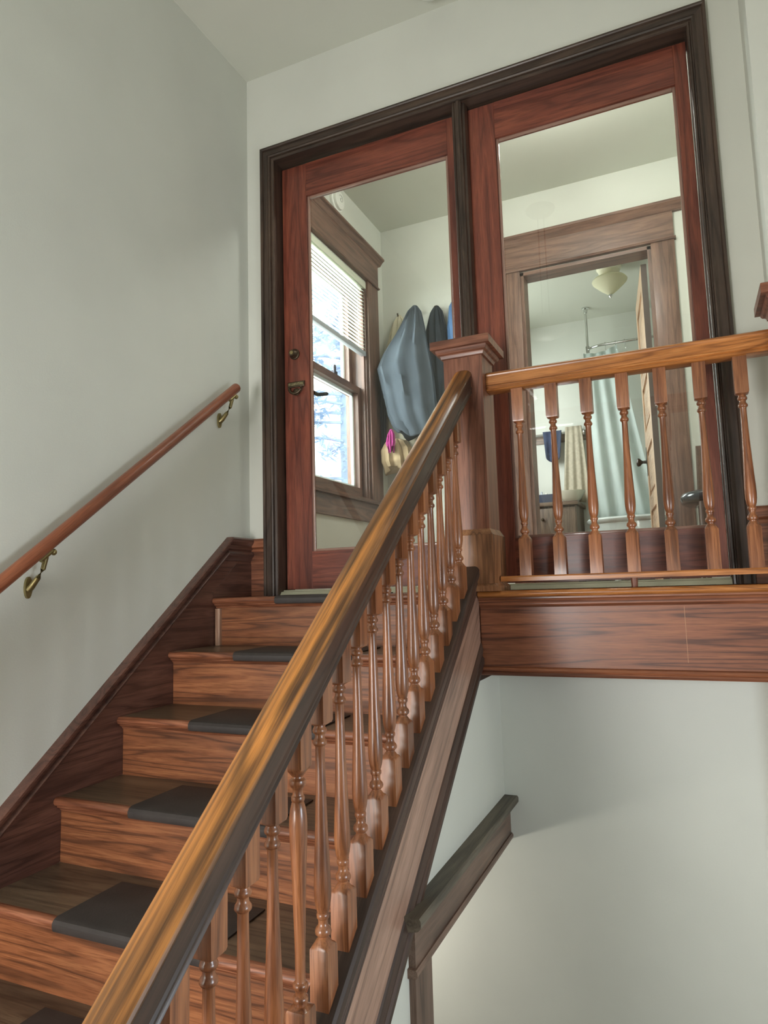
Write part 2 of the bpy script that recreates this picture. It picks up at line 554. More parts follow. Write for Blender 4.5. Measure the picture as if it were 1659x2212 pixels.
# ------------------------------------------------------------------ glazed doors
def leaf(name, label, x0, x1, gx0, gx1, gz0, gz1, z1):
    d = empty(name, (0, 0, 0), label, kind='structure')
    ya, yb = 0.060, 0.104
    z0 = 0.027
    bx('stile', (x0, gx0, ya, yb, z0, z1), DOORW(2), d, bevel=.0015, seg=1)
    bx('stile', (gx1, x1, ya, yb, z0, z1), DOORW(2), d, bevel=.0015, seg=1)
    bx('top_rail', (gx0, gx1, ya + .0006, yb, gz1, z1), DOORW(0), d)
    bx('bottom_rail', (gx0, gx1, ya + .0006, yb, z0, gz0), DOORW(0), d)
    s = 0.012
    for q in ((gx0, gx0 + s, gz0, gz1), (gx1 - s, gx1, gz0, gz1), (gx0 + s, gx1 - s, gz0, gz0 + s), (gx0 + s, gx1 - s, gz1 - s, gz1)):
        bx('glazing_bead', (q[0], q[1], ya + .011, ya + .020, q[2], q[3]), plain('bead_wood', (150, 118, 104), 0.25, var=.1, coat=.4), d, bevel=.003)
    bx('pane', (gx0 + .002, gx1 - .002, ya + .021, ya + .024, gz0 + .002, gz1 - .002), GLASS, d)
    return d


D1 = leaf('door_1', 'reddish brown glazed door with brass deadbolt, left leaf of the pair', 0.166, 1.084, 0.302, 1.030, 0.199, 1.946, 2.114)
D2 = leaf('door_2', 'reddish brown glazed door behind the landing railing', 1.088, 2.020, 1.250, 1.972, 0.207, 1.954, 2.120)
# deadbolt
db = MB().lathe([(.060, .026), (.052, .026), (.049, .022), (.046, .022), (.040, .020), (.030, .015), (.027, .0145)], 24, 0.226, 1.152, 'y').build('deadbolt', BRONZE, D1, smooth=35)
MB().lathe([(.030, .009), (.0245, .009), (.0240, .004)], 18, 0.226, 1.152, 'y').box(0.2248, 0.2272, .0236, .0245, 1.146, 1.158).build('key_cylinder', plain('worn_brass', (170, 152, 110), .35, .9), db, smooth=35)
# old rim pull: engraved plate with a drop ring under it
pl = bx('pull_plate', (0.186, 0.279, 0.052, 0.061, 0.988, 1.016), BRONZE, D1, bevel=.004)
MB().box(0.192, 0.273, .0505, .0522, 0.997, 1.010).build('engraved_band', plain('brass_band', (138, 128, 98), .5, .8, var=.5, scale=150), pl)
MB().tube([(0.2325 + .034 * math.sin(a), .046 - .004 * math.cos(a), 0.988 - .034 * math.cos(a)) for a in [(-1.45 + 2.9 * i / 18) for i in range(19)]], .0062, 8).build('drop_ring', BRONZE, pl, smooth=50)
MB().lathe([(.061, .018), (.055, .018), (.052, .014), (.050, .010)], 18, 0.2325, 0.966, 'y').build('rose', BRONZE, pl, smooth=35)
MB().tube([(0.297, .104, .966), (0.297, .145, .966), (0.305, .152, .966), (0.346, .152, .964), (0.352, .152, .962)], [.010, .010, .009, .0085, .005], 10).build('lever', plain('black_metal', (34, 32, 32), .4, .6), D1, smooth=50)

# ------------------------------------------------------------------ skirting
SKZ = 0.268
e = empty('baseboard_left', (0, 0, 0), 'dark moulded skirting climbing the wall beside the treads', kind='structure')
KY = -0.178
top = lambda y: SKZ + SL * (y - KY)
poly = [(0, -.30), (0, SKZ - .005), (KY, SKZ - .005), (-2.4, top(-2.4) - .005), (-2.4, FZ)]
sweep('board', poly, 0, 0.0, 0.015, SKIRT(1), e, smooth=None)
mp = [(.0, .0), (.034, .0), (.040, -.007), (.040, -.020), (.034, -.028), (.028, -.036), (.026, -.052), (.020, -.058), (.030, -.066), (.034, -.074), (.032, -.082), (.024, -.090), (.018, -.104), (.0, -.106)]
nh = math.sqrt(1 + SL * SL)
bis = (nh - 1) / SL  # mitre shift for the kink
rA = [(x, -0.0, SKZ + h) for x, h in mp]
rB = [(x, KY + h * bis, SKZ + h) for x, h in mp]
dl = 2.2
rC = [(x, KY + h * bis - dl, SKZ + h - dl * SL) for x, h in mp]
MB().loft([rA, rB, rC]).build('cap_moulding', SKIRT(1), e, smooth=25)
panel = [(-.012, .0), (-.012, .150), (-.130, .150), (-.30, .150 - .17 * SL), (-.30, .0)]
sweep('raised_panel', panel, 0, .015, .0175, SKIRT(1), e, smooth=None)


def base_front(name, x0, x1, label):
    b = empty(name, (0, 0, 0), label, kind='structure')
    bx('board', (x0, x1, -.016, 0, 0, .205), NOSE(0), b)
    sweep('cap_moulding', [(0, .205), (-.018, .205), (-.020, .212), (-.018, .220), (-.026, .228), (-.026, .258), (-.022, .266), (0, .268)], 0, x0, x1, NOSE(0), b, 25)


base_front('baseboard_front', 0.001, XL - .070, 'short brown skirting between the corner and the door casing')
base_front('baseboard_right', XR + .070, 2.205, 'brown skirting right of the door casing')

# ------------------------------------------------------------------ staircase
ST = empty('staircase', (0, 0, 0), 'oak staircase with dark treads climbing to the glazed doors', 'staircase')
SX0, SX1 = 0.016, 1.130
ANG = math.atan(SL)
for k in range(0, 8):
    yn, z = nose_y(k), -k * RISE
    yb = nose_y(k - 1) + 0.03 if k > 0 else 0.0
    t = .026
    pr = [(yb, z), (yn + .010, z), (yn + .004, z - .003), (yn, z - .009), (yn, z - .017), (yn + .004, z - .023), (yn + .010, z - t), (yb, z - t)]
    if k == 0:
        tr = sweep('landing_tread', pr, 0, SX0, SX1, NOSE(0), ST, 40)
    else:
        tr = sweep('tread', [(yb, z), (yn + .022, z), (yn + .022, z - t), (yb, z - t)], 0, SX0, SX1, TREAD(0), ST, None)
        sweep('nosing', [(yn + .022, z)] + pr[1:7] + [(yn + .022, z - t)], 0, SX0, SX1, NOSE(0), tr, 40)
    sweep('cove_moulding', [(yn + .03, z - t), (yn + .012, z - t), (yn + .014, z - t - .006), (yn + .022, z - t - .010), (yn + .026, z - t - .017), (yn + .03, z - t - .018)], 0, SX0, SX1, NOSE(0), ST, 30)
    zb = -(k + 1) * RISE
    bx('riser', (SX0, SX1, yn + .030, yn + .046, zb, z - t), RISER(0), ST)
yn = nose_y(0)
sweep('corner_strip', [(SX0 + .002, yn + .03), (SX0 + .002, yn + .016), (SX0 + .008, yn + .012), (SX0 + .020, yn + .012), (SX0 + .026, yn + .016), (SX0 + .026, yn + .03)], 2, -RISE, -.046, wood('pale_strip', (130, 96, 78), (176, 140, 116), (186, 150, 126), 2), ST, 30)

# outer string: built along its own slope so the grain runs with it (local x = up the slope)


def sloped(name, prof, y_top, y_bot, zc, mat, parent, smooth=25, xoff=0.0):
    """prof (x, h) with h measured square to the slope; zc: z at y=0 of the reference line"""
    # both ends are cut plumb
    rings = [[((h - prof[0][1]) * 0.0, -x, h) for x, h in prof],
             [((y_top - y_bot + h * math.sin(ANG)) / math.cos(ANG), -x, h) for x, h in prof]]
    o = MB().loft(rings).build(name, mat, parent, smooth=smooth)
    # local x -> (0, cos, sin), local y -> (-1,0,0), local z -> (0,-sin,cos)
    M = Matrix(((0, -1, 0, xoff), (math.cos(ANG), 0, -math.sin(ANG), y_bot), (math.sin(ANG), 0, math.cos(ANG), zc + SL * y_bot), (0, 0, 0, 1)))
    o.matrix_local = M
    return o


CA = math.cos(ANG)
YS = -0.270
# face of the string
hf = lambda v: v * CA
FT, FB, LOW, CT = 0.238, 0.030, -0.055, 0.354      # z - SL*y of face top, face bottom, lower edge, cap top
ys_bot = -2.25
sloped('string_board', [(1.131, hf(LOW)), (1.182, hf(LOW)), (1.182, hf(FT)), (1.131, hf(FT))], YS, ys_bot, 0, STRG(0), ST)
sloped('string_moulding', [(1.182, hf(LOW)), (1.189, hf(LOW)), (1.193, hf(LOW) + .008), (1.193, hf(LOW) + .022), (1.187, hf(LOW) + .028), (1.189, hf(LOW) + .036), (1.191, hf(LOW) + .046), (1.186, hf(FB) - .004), (1.182, hf(FB))], YS, ys_bot, 0, CAPW(0), ST)
c0 = hf(FT)
c1 = hf(CT)
sloped('string_cap', [(1.128, c0 - .01), (1.184, c0 - .01), (1.188, c0 + .002), (1.185, c0 + .010), (1.191, c0 + .014), (1.194, c0 + .022), (1.190, c0 + .028), (1.197, c0 + .032), (1.201, c0 + .044), (1.197, c0 + .052), (1.205, c0 + .058), (1.208, c0 + .066), (1.208, c1 - .010), (1.203, c1 - .003), (1.194, c1), (1.140, c1), (1.128, c1 - .008)], YS - .005, ys_bot, 0, CAPW(0), ST, 22)

# landing edge
LD = empty('landing', (1.2, -0.262, 0), 'oak landing edge with golden nosing and wide fascia board', 'landing')


def ch(o, p):
    o.parent = p
    o.matrix_parent_inverse = Matrix.Translation(-p.location)
    return o


FX0, FX1 = 1.183, 2.205
ch(bx('floor_slab', (1.135, FX1, -.245, 0, -.29, -.002), FASC(0)), LD)
ch(bx('fascia_board', (FX0, FX1, -.262, -.245, -.298, -.040), FASC(0)), LD)
ch(sweep('nosing', [(-.2, 0), (-.290, 0), (-.297, -.003), (-.301, -.009), (-.301, -.015), (-.297, -.021), (-.290, -.024), (-.2, -.024)], 0, 1.186, FX1, LRAIL(0), smooth=40), LD)
ch(sweep('cove_moulding', [(-.262, -.024), (-.285, -.024), (-.285, -.030), (-.276, -.034), (-.272, -.042), (-.272, -.050), (-.266, -.056), (-.262, -.060)], 0, FX0, FX1, FASC(0), smooth=30), LD)
ch(sweep('bottom_moulding', [(-.262, -.298), (-.276, -.298), (-.279, -.292), (-.276, -.286), (-.272, -.284), (-.275, -.279), (-.271, -.272), (-.262, -.268)], 0, FX0, FX1, FASC(0), smooth=30), LD)
ch(bx('scratch', (1.8630, 1.8645, -.2624, -.2618, -.245, -.065), plain('pale_scratch', (176, 128, 96), .6)), LD)

# ------------------------------------------------------------------ tread mats
ords = ['second', 'third', 'fourth', 'fifth', 'sixth', 'seventh']
for k in range(0, 7):
    yn, z = nose_y(k), -k * RISE
    th = .0045
    yb = yn + .235 if k else yn + .10
    x0, x1 = 0.326 + random.Random(k).uniform(-.004, .006), 0.815
    outer = [(yb, z + .001), (yb, z + th), (yn + .012, z + th), (yn + .001, z), (yn - th, z - .008), (yn - th, z - .019), (yn - .001, z - .028), (yn + .009, z - .031)]
    inner = [(yn + .011, z - .0262), (yn + .004, z - .024), (yn - .0002, z - .018), (yn - .0002, z - .008), (yn + .003, z - .0015), (yn + .012, z + .0006)]
    m = sweep('stair_tread_mat', outer + inner, 0, x0, x1, MAT_RUBBER, smooth=30)
    tag(m, 'black rubber mat wrapped over the landing nosing below the door' if k == 0 else
        'black rubber mat on the %s step down from the doors' % ({1: 'first', 2: 'second', 3: 'third', 4: 'fourth', 5: 'fifth', 6: 'sixth'}[k]),
        'stair mat', 'rubber stair mats')

# ------------------------------------------------------------------ newel posts
def newel(label, cx, cy):
    n = empty('newel_post', (cx, cy, 0), label, 'newel post', 'newel posts of the landing')
    h, b = .0735, .088
    bs = MB().lathe([(.0, .098, 1), (.018, .098, 1), (.026, .090, 1), (.027, b, 1), (.200, b, 1), (.202, .086, 1), (.222, .0745, 1)], 8).build('base', PLINTH(2), n, smooth=20)
    sh = MB().lathe([(.215, h, 1), (.868, h, 1)], 8).build('shaft', NEWEL(2), n, smooth=20)
    nm = MB().lathe([(.862, h, 1), (.864, .080, 1), (.870, .081, 1), (.876, .084, 1), (.880, .092, 1), (.886, .096, 1), (.8945, .097, 1)], 8).build('neck_moulding', NEWEL(0), n, smooth=20)
    MB().lathe([(.8945, .106, 1), (.8955, .112, 1), (.924, .112, 1), (.927, .109, 1), (.928, .084, 1), (.934, .082, 1), (.936, .070, 1)], 8).build('cap', NEWEL(0), n, smooth=20)
    for c in n.children:
        pass
    return n


newel('square oak newel post with flat cap at the top of the stairs', 1.1745, -.25)
newel('square oak newel post at the right end of the landing, mostly out of frame', 2.262, -.25)

# ------------------------------------------------------------------ balusters
TURN = [(.616, .0202, 1), (.611, .0196, .8), (.608, .0150, .3), (.606, .0118, 0), (.603, .0118, 0), (.600, .0140), (.596, .0148), (.592, .0138), (.589, .0102), (.584, .0098), (.580, .0112), (.576, .0142), (.571, .0148), (.568, .0132), (.566, .0106), (.562, .0096),
        (.52, .0100), (.46, .0113), (.40, .0132), (.34, .0157), (.31, .0170), (.288, .0176), (.272, .0170), (.258, .0152), (.247, .0122), (.245, .0110), (.243, .0128), (.239, .0132), (.235, .0126), (.233, .0104), (.226, .0096), (.220, .0110), (.216, .0150), (.210, .0168), (.205, .0158), (.201, .0110), (.198, .0108), (.193, .0150), (.190, .0164, .1), (.187, .0185, .5), (.180, .0202, 1)]


def baluster_mesh(name, zb, zt, flip=False):
    t = TURN
    if flip:
        s = .616 + .180
        t = [(s - p[0],) + tuple(p[1:]) for p in TURN][::-1]
    pr = [(zt, .0205, 1)] + t + [(zb, .0205, 1)]
    o = MB().lathe(pr, 16).build(name, BALU(2), None, smooth=38)
    me = o.data
    bpy.data.objects.remove(o)
    return me


LR = empty('landing_railing', (1.26, -.25, 0), 'oak landing railing of seven turned balusters in front of the right glazed door', 'railing')
RP = [(.024, 0), (.031, .002), (.034, .006), (.032, .011), (.030, .013), (.034, .016), (.034, .020), (.031, .024), (.031, .054), (.033, .057), (.034, .062), (.032, .067), (.025, .072), (.012, .0755)]
RPF = RP + [(-x, h) for x, h in RP[::-1]]
ch(sweep('top_rail', [(-.25 + x, .732 + h) for x, h in RPF], 0, 1.249, 2.20, LRAIL(0), smooth=25), LR)
ch(sweep('bottom_rail', [(-.25 + x, z) for x, z in ((-.026, .032), (.026, .032), (.026, .046), (.022, .051), (-.022, .051), (-.026, .046))], 0, 1.268, 2.20, LRAIL(0), smooth=25), LR)
ch(MB().lathe([(0, .010), (.034, .012)], 12, 1.717, -.25).build('support_peg', NEWEL(2)), LR)
me = baluster_mesh('landing_baluster', .045, .742)
for i in range(7):
    o = bpy.data.objects.new('baluster', me)
    COL.objects.link(o)
    o.location = (1.358 + .1208 * i, -.25, 0)
    o.rotation_euler.z = random.Random(i).choice([0, math.pi / 2, math.pi])
    ch(o, LR)

SR = empty('stair_railing', (1.172, -.32, 0), 'oak stair railing with worn golden handrail and turned balusters', 'railing')
RB = .735 + SL * .3        # z - SL*y of the rail underside
o = sloped('handrail', [(x, h) for x, h in RPF], -.322, -2.5, RB, SRAIL(0), None, 25, xoff=1.172)
ch(o, SR)
me_n = baluster_mesh('stair_baluster', -.030, .90)
me_f = baluster_mesh('stair_baluster_turned_over', -.030, .90, True)
for k in range(1, 22):
    y = -.370 - .0888 * k
    zlow = .2135 - .0695 * k
    # shared mesh: its lower ring (.239) sits at zlow; square ends cut by rail and cap
    z = zlow - .239
    ztop_ = RB + SL * y + .012
    zbot_ = CT + SL * (y) - .035
    key = 'f' if k == 13 else 'n'
    o = bpy.data.objects.new('baluster', me_f if k == 13 else me_n)
    COL.objects.link(o)
    o.location = (1.172, y, z)
    o.rotation_euler.z = random.Random(40 + k).choice([0, math.pi / 2, math.pi])
    ch(o, SR)
# trim the shared meshes to the rail and cap (the same relative height for every baluster)
y, z = -.370 - .0888 * 6, (.2135 - .0695 * 6) - .239
for m_, in ((me_n,), (me_f,)):
    zt = RB + SL * y + .02 - z
    zb = CT + SL * y - .03 - z
    for v in m_.vertices:
        if v.co.z > .85:
            v.co.z = zt
        elif v.co.z < 0:
            v.co.z = zb

# ------------------------------------------------------------------ wall handrail
WH = empty('wall_handrail', (0.07, -.2, .945), 'round brown wooden handrail on brass brackets along the left wall', 'handrail')
hz = lambda y: .945 + .772 * (y + .195)
ya, yb = -.190, -2.6
L = math.hypot(ya - yb, hz(ya) - hz(yb))
RR = .0215
o = MB().lathe([(0, RR), (L - .012, RR), (L - .006, RR * .92), (L - .001, RR * .7), (L, .004)], 20, axis='x').build('rail', HANDR(0), None, smooth=40)
o.location = (.07, yb, hz(yb))
o.rotation_euler = Vector((0, ya - yb, hz(ya) - hz(yb))).to_track_quat('X', 'Z').to_euler()
bpy.context.view_layer.update()
ch(o, WH)
for by in (-.235, -1.19):
    zr = hz(by) - RR / .79
    zp = zr - .095
    br = MB().loft([[(x_, by + dy, zp + dz) for dy, dz in [(.013 * math.cos(a), (.034 * math.sin(a))) for a in [i * math.pi / 8 for i in range(16)]]] for x_ in (0.0005, .006, .009)]).build('wall_bracket', BRASS, None, smooth=40)
    ch(br, WH)
    arm = MB().tube([(.008, by, zp - .006), (.020, by + .001, zp + .004), (.040, by + .006, zp + .030), (.056, by + .010, zp + .056), (.066, by + .012, zr - .010 + .012 * .77), (.070, by + .012, zr - .002 + .012 * .77)], [.011, .0105, .0085, .0075, .008, .010], 10).build('arm', BRASS, None, smooth=50)
    arm.parent = br
    arm.matrix_parent_inverse = (br.matrix_parent_inverse @ br.matrix_basis).inverted() @ Matrix.Identity(4) if False else Matrix.Identity(4)
    sd = MB().tube([(.070, by - .012, zr - .004 - .012 * .77), (.070, by + .030, zr - .004 + .030 * .77)], .0085, 8).lathe([(zr + .004, .004), (zr + .010, .0095), (zr + .018, .0095), (zr + .024, .004)], 12, .070, by + .036).build('saddle', BRASS, br, smooth=50)

# ------------------------------------------------------------------ cellar opening trim under the stairs
T3 = empty('trim_2', (0, 0, 0), 'dark brown head casing with projecting cap over the cellar opening', kind='structure')
CZ = -.786
sweep('cap', [(1.165, CZ), (1.222, CZ), (1.226, CZ - .006), (1.226, CZ - .022), (1.218, CZ - .030), (1.205, CZ - .034), (1.165, CZ - .036)], 1, -1.05, 0.0, wood('dusty_ledge_oak', (70, 64, 54), (112, 104, 90), (124, 116, 102), 1, 0.6, bands=4, coat=0), T3, 25)
bx('head_board', (1.165, 1.192, -1.008, 0.0, -.925, CZ - .034), LEDGE(1), T3)
sweep('fillet', [(1.165, -.925), (1.196, -.925), (1.200, -.932), (1.200, -.940), (1.194, -.947), (1.165, -.947)], 1, -1.018, 0.0, LEDGE(1), T3, 25)
bx('side_casing', (1.165, 1.190, -1.008, -.888, BZ, -.947), LEDGE(2), T3, bevel=.002)
bx('jamb', (UW0, 1.173, -.900, -.884, BZ, -.946), LEDGE(2), T3)
# pale paint line left on the ledge
random.seed(5)

# bare bulb in the cellar way under the stairs
CB = empty('cellar_lamp', (.50, -.42, -.50), 'bare bulb hanging in the cellar way under the stairs', 'lamp')
MB().tube([(0, 0, .15), (0, 0, -.52)], .003, 6).build('cord', plain('white_cord', (200, 196, 186), .6), CB, smooth=60)
MB().lathe([(-.52, .016), (-.575, .020), (-.58, .015)], 14).build('socket', BRONZE, CB, smooth=40)
bl_ = bpy.data.materials.new('lit_bulb')
bl_.use_nodes = True
bl_.node_tree.nodes['Principled BSDF'].inputs['Emission Color'].default_value = (1, .93, .8, 1)
bl_.node_tree.nodes['Principled BSDF'].inputs['Emission Strength'].default_value = 12
MB().lathe([(-.58, .013), (-.60, .016), (-.625, .029), (-.645, .030), (-.665, .020), (-.672, .004)], 18).build('bulb', bl_, CB, smooth=60)
pl_ = bpy.data.lights.new('cellar_bulb_light', 'POINT')
pl_.energy, pl_.color, pl_.shadow_soft_size = 9, (1, .95, .86), .05
po = bpy.data.objects.new('cellar_bulb_light', pl_)
po.location = (.50, -.42, -1.21)
COL.objects.link(po)

# ------------------------------------------------------------------ ceiling things
sd = empty('smoke_detector', (1.045, -.145, HC), 'white round smoke detector on the ceiling at the top edge', 'smoke detector')
MB().lathe([(0, .078), (-.012, .078), (-.016, .072)], 32).build('base', WHITE, sd, smooth=35)
MB().lathe([(-.014, .070), (-.030, .068), (-.042, .056), (-.048, .030), (-.049, .005)], 32).build('cover', WHITE, sd, smooth=35)

PD = empty('pendant_lamp', (1.12, -1.72, HC), 'brass pendant lamp on twin chains mirrored in the right glass', 'lamp')
MB().lathe([(0, .10), (-.012, .10), (-.03, .085), (-.045, .045), (-.05, .012)], 28).build('canopy', BRONZE, PD, smooth=40)
for sx in (-.02, .02):
    MB().tube([(sx, 0, -.045), (sx * 1.2, 0, -.82)], .0035, 6).build('chain', BRONZE, PD, smooth=60)
MB().lathe([(-.80, .02), (-.815, .05), (-.82, .165), (-.84, .17), (-.87, .155), (-.91, .11), (-.935, .05), (-.94, .01)], 28).build('shade', plain('frosted_glass_shade', (226, 222, 206), .3), PD, smooth=40)

# unseen globe lamp added to brighten the coat room
GL = empty('globe_lamp', (1.45, .48, HC), 'added white globe lamp, unseen, lit on the coat room ceiling above the doors', 'ceiling light')
MB().lathe([(0, .07), (-.015, .07), (-.03, .05)], 24).build('canopy', WHITE, GL, smooth=35)  # canopy of the added globe lamp
gm = bpy.data.materials.new('lit_added_globe')
gm.use_nodes = True
gm.node_tree.nodes['Principled BSDF'].inputs['Emission Color'].default_value = (1, .98, .93, 1)
gm.node_tree.nodes['Principled BSDF'].inputs['Emission Strength'].default_value = 10
MB().lathe([(-.028, .045)] + [(-.115 + .095 * math.cos(a), .095 * math.sin(a)) for a in [.5 + i * .22 for i in range(12)]], 28).build('globe', gm, GL, smooth=60)
gl_ = bpy.data.lights.new('added_globe_light', 'POINT')
gl_.energy, gl_.color, gl_.shadow_soft_size = 21, (1, .99, .95), .12
go_ = bpy.data.objects.new('added_globe_light', gl_)
go_.location = (1.45, .48, HC - .26)
COL.objects.link(go_)

# carbon monoxide alarm above the coat room window
cd_ = empty('wall_alarm', (0, .955, 2.475), 'white round alarm on the wall above the coat room window', 'alarm')
MB().lathe([(.001, .075), (.014, .075), (.018, .070)], 32, axis='x').build('back_plate', WHITE, cd_, smooth=35)
MB().lathe([(.018, .062), (.034, .060), (.040, .050), (.042, .020), (.042, .002)], 32, axis='x').build('cover', WHITE, cd_, smooth=35)
MB().tube([(.043, .006 * t * math.cos(t * 1.9), .006 * t * math.sin(t * 1.9)) for t in [0.4 + i * .11 for i in range(40)]], .0012, 5).build('speaker_spiral', plain('grey_vent', (150, 150, 144), .6), cd_, smooth=60)

# ------------------------------------------------------------------ coat room window
wy0, wy1, wz0, wz1 = WIN
W1 = empty('window_1', (0, 0, 0), 'brown double hung window of the coat room, overexposed daylight outside', kind='structure')
for q, a in (((wy1, wy1 + .165, wz0 - .02, wz1 + .01), 2), ((wy0 - .165, wy0, wz0 - .02, wz1 + .01), 2)):
    bx('side_casing', (0, .020, q[0], q[1], q[2], q[3]), TRIMB(a), W1, bevel=.002)
bx('head_casing', (0, .024, wy0 - .165, wy1 + .165, wz1 + .022, wz1 + .195), TRIMB(1), W1)
sweep('head_fillet', [(0, wz1 + .010), (.030, wz1 + .010), (.034, wz1 + .016), (.030, wz1 + .022), (0, wz1 + .022)], 1, wy0 - .175, wy1 + .175, TRIMB(1), W1, 25)
sweep('head_cap', [(0, wz1 + .195), (.026, wz1 + .195), (.034, wz1 + .205), (.046, wz1 + .222), (.060, wz1 + .230), (.060, wz1 + .243), (0, wz1 + .243)], 1, wy0 - .205, wy1 + .205, TRIMB(1), W1, 25)
sweep('stool', [(-.05, wz0 - .03), (.045, wz0 - .03), (.050, wz0 - .018), (.045, wz0 - .004), (-.05, wz0)], 1, wy0 - .185, wy1 + .185, TRIMB(1), W1, 25)
bx('apron', (0, .018, wy0 - .165, wy1 + .165, wz0 - .150, wz0 - .03), TRIMB(1), W1)
for y_ in (wy0, wy1 - .018):
    bx('jamb', (-.16, 0, y_, y_ + .018, wz0, wz1), TRIMB(2), W1)
    bx('stop', (-.040, -.012, y_ - (.012 if y_ > 1 else -.018), y_ + (0 if y_ > 1 else .030), wz0, wz1), TRIMB(2), W1)
bx('head_jamb', (-.16, 0, wy0, wy1, wz1 - .018, wz1), TRIMB(1), W1)
bx('sill', (-.20, -.05, wy0, wy1, wz0 - .03, wz0 + .006), plain('white_sash_paint', (228, 232, 228), .45, var=.02), W1)


def sash(name, xa, xb, z0, z1, mat_a, rail_b, rail_t):
    s = empty(name, (0, 0, 0))
    s.parent = W1
    a, b = wy0 + .020, wy1 - .020
    wdt = .048
    bx('stile', (xa, xb, a, a + wdt, z0, z1), mat_a(2), s)
    bx('stile', (xa, xb, b - wdt, b, z0, z1), mat_a(2), s)
    bx('rail', (xa, xb, a + wdt, b - wdt, z0, z0 + rail_b), mat_a(1), s)
    bx('rail', (xa, xb, a + wdt, b - wdt, z1 - rail_t, z1), mat_a(1), s)
    wp = plain('white_sash_paint', (228, 232, 228), .45, var=.02)
    t = .020
    xc = xa - .018
    for q in ((a + wdt - t, a + wdt + t, z0 + rail_b - t, z1 - rail_t + t), (b - wdt - t, b - wdt + t, z0 + rail_b - t, z1 - rail_t + t), (a + wdt, b - wdt, z0 + rail_b - t, z0 + rail_b + t), (a + wdt, b - wdt, z1 - rail_t - t, z1 - rail_t + t)):
        bx('outer_liner', (xc, xa, q[0], q[1], q[2], q[3]), wp, s)
    bx('pane', (xa + .012, xa + .015, a + wdt - .004, b - wdt + .004, z0 + rail_b - .004, z1 - rail_t + .004), GLASS, s)
    return s


mz = 1.34
s1 = sash('lower_sash', -.080, -.045, wz0 + .006, mz + .022, TRIMB, .07, .045)
s2 = sash('upper_sash', -.140, -.105, mz - .022, wz1 - .02, TRIMB, .045, .05)
MB().box(-.070, -.050, .985, 1.030, mz + .022, mz + .045).lathe([(mz + .04, .010), (mz + .07, .012), (mz + .085, .009)], 10, -.060, 1.008).build('sash_lock', plain('dark_lock', (70, 72, 82), .4, .6), s1)

BL = empty('window_blind', (0, 0.92, 2.08), 'white slatted blind lowered over the top of the coat room window', 'blind')
by0, by1 = wy0 + .006, wy1 - .006
SLAT = translucent('blind_slat_white', (200, 206, 190), .15)
ch(bx('head_rail', (-.036, .006, by0, by1, wz1 - .050, wz1 - .003), plain('blind_headrail', (222, 226, 206), .4, var=.02), bevel=.003), BL)
n_sl = 17
for i in range(n_sl):
    zz = wz1 - .066 - i * .0253
    m = MB().loft([[(-.016 + u * .0135, y_, zz - u * .0045 + .0022 * (1 - u * u) + t_) for u, t_ in ((-1, 0), (-.5, 0), (0, 0), (.5, 0), (1, 0), (1, -.0009), (.5, -.0009), (0, -.0009), (-.5, -.0009), (-1, -.0009))] for y_ in (by0, by1)]).build('slat', SLAT, None, smooth=50)
    ch(m, BL)
zb = wz1 - .066 - n_sl * .0253
ch(bx('bottom_rail', (-.032, .0, by0, by1, zb - .030, zb), plain('blind_bottom', (176, 182, 186), .4, var=.03), bevel=.003), BL)
for yy in (by0 + .12, by1 - .12):
    ch(MB().tube([(-.002, yy, wz1 - .05), (-.002, yy, zb)], .0009, 5).build('lift_cord', WHITE), BL)

# ------------------------------------------------------------------ bathroom doorway casing
T2 = empty('trim_3', (0, 0, 0), 'brown door casing with crown cap around the bathroom doorway', kind='structure')
yf = YV
for a, b in ((DRX0 - .135, DRX0 - .002), (DRX1 + .002, DRX1 + .137)):
    bx('side_casing', (a, b, yf - .022, yf, 0, DRZ + .012), TRIMB(2), T2, bevel=.003)
for a, b in ((DRX0 - .002, DRX0 + .020), (DRX1 - .020, DRX1 + .002)):
    bx('jamb', (a, b, yf - .012, yf + .12, 0, DRZ), TRIMB(2), T2)
bx('head_jamb', (DRX0 - .002, DRX1 + .002, yf - .012, yf + .12, DRZ - .020, DRZ + .002), TRIMB(0), T2)
bx('head_casing', (DRX0 - .135, DRX1 + .137, yf - .024, yf, DRZ + .024, DRZ + .188), TRIMB(0), T2)
sweep('head_fillet', [(yf, DRZ + .010), (yf - .032, DRZ + .010), (yf - .036, DRZ + .017), (yf - .032, DRZ + .024), (yf, DRZ + .024)], 0, DRX0 - .145, DRX1 + .147, TRIMB(0), T2, 25)
sweep('head_cap', [(yf, DRZ + .188), (yf - .026, DRZ + .188), (yf - .036, DRZ + .200), (yf - .050, DRZ + .222), (yf - .062, DRZ + .232), (yf - .062, DRZ + .248), (yf, DRZ + .248)], 0, DRX0 - .180, DRX1 + .190, TRIMB(0), T2, 25)

# bathroom door, swung inward
D3 = empty('door_3', (1.778, YV + .125, 0), 'pale pine panelled bathroom door standing open', kind='structure')
D3.rotation_euler.z = math.radians(6.0)
DWID = .745
dx0, dx1 = -.035, 0.0      # thickness, door runs along local +y


def d3(name, dims, mat, bevel=0.0):
    return MB().box(*dims).build(name, mat, D3, bevel=bevel)


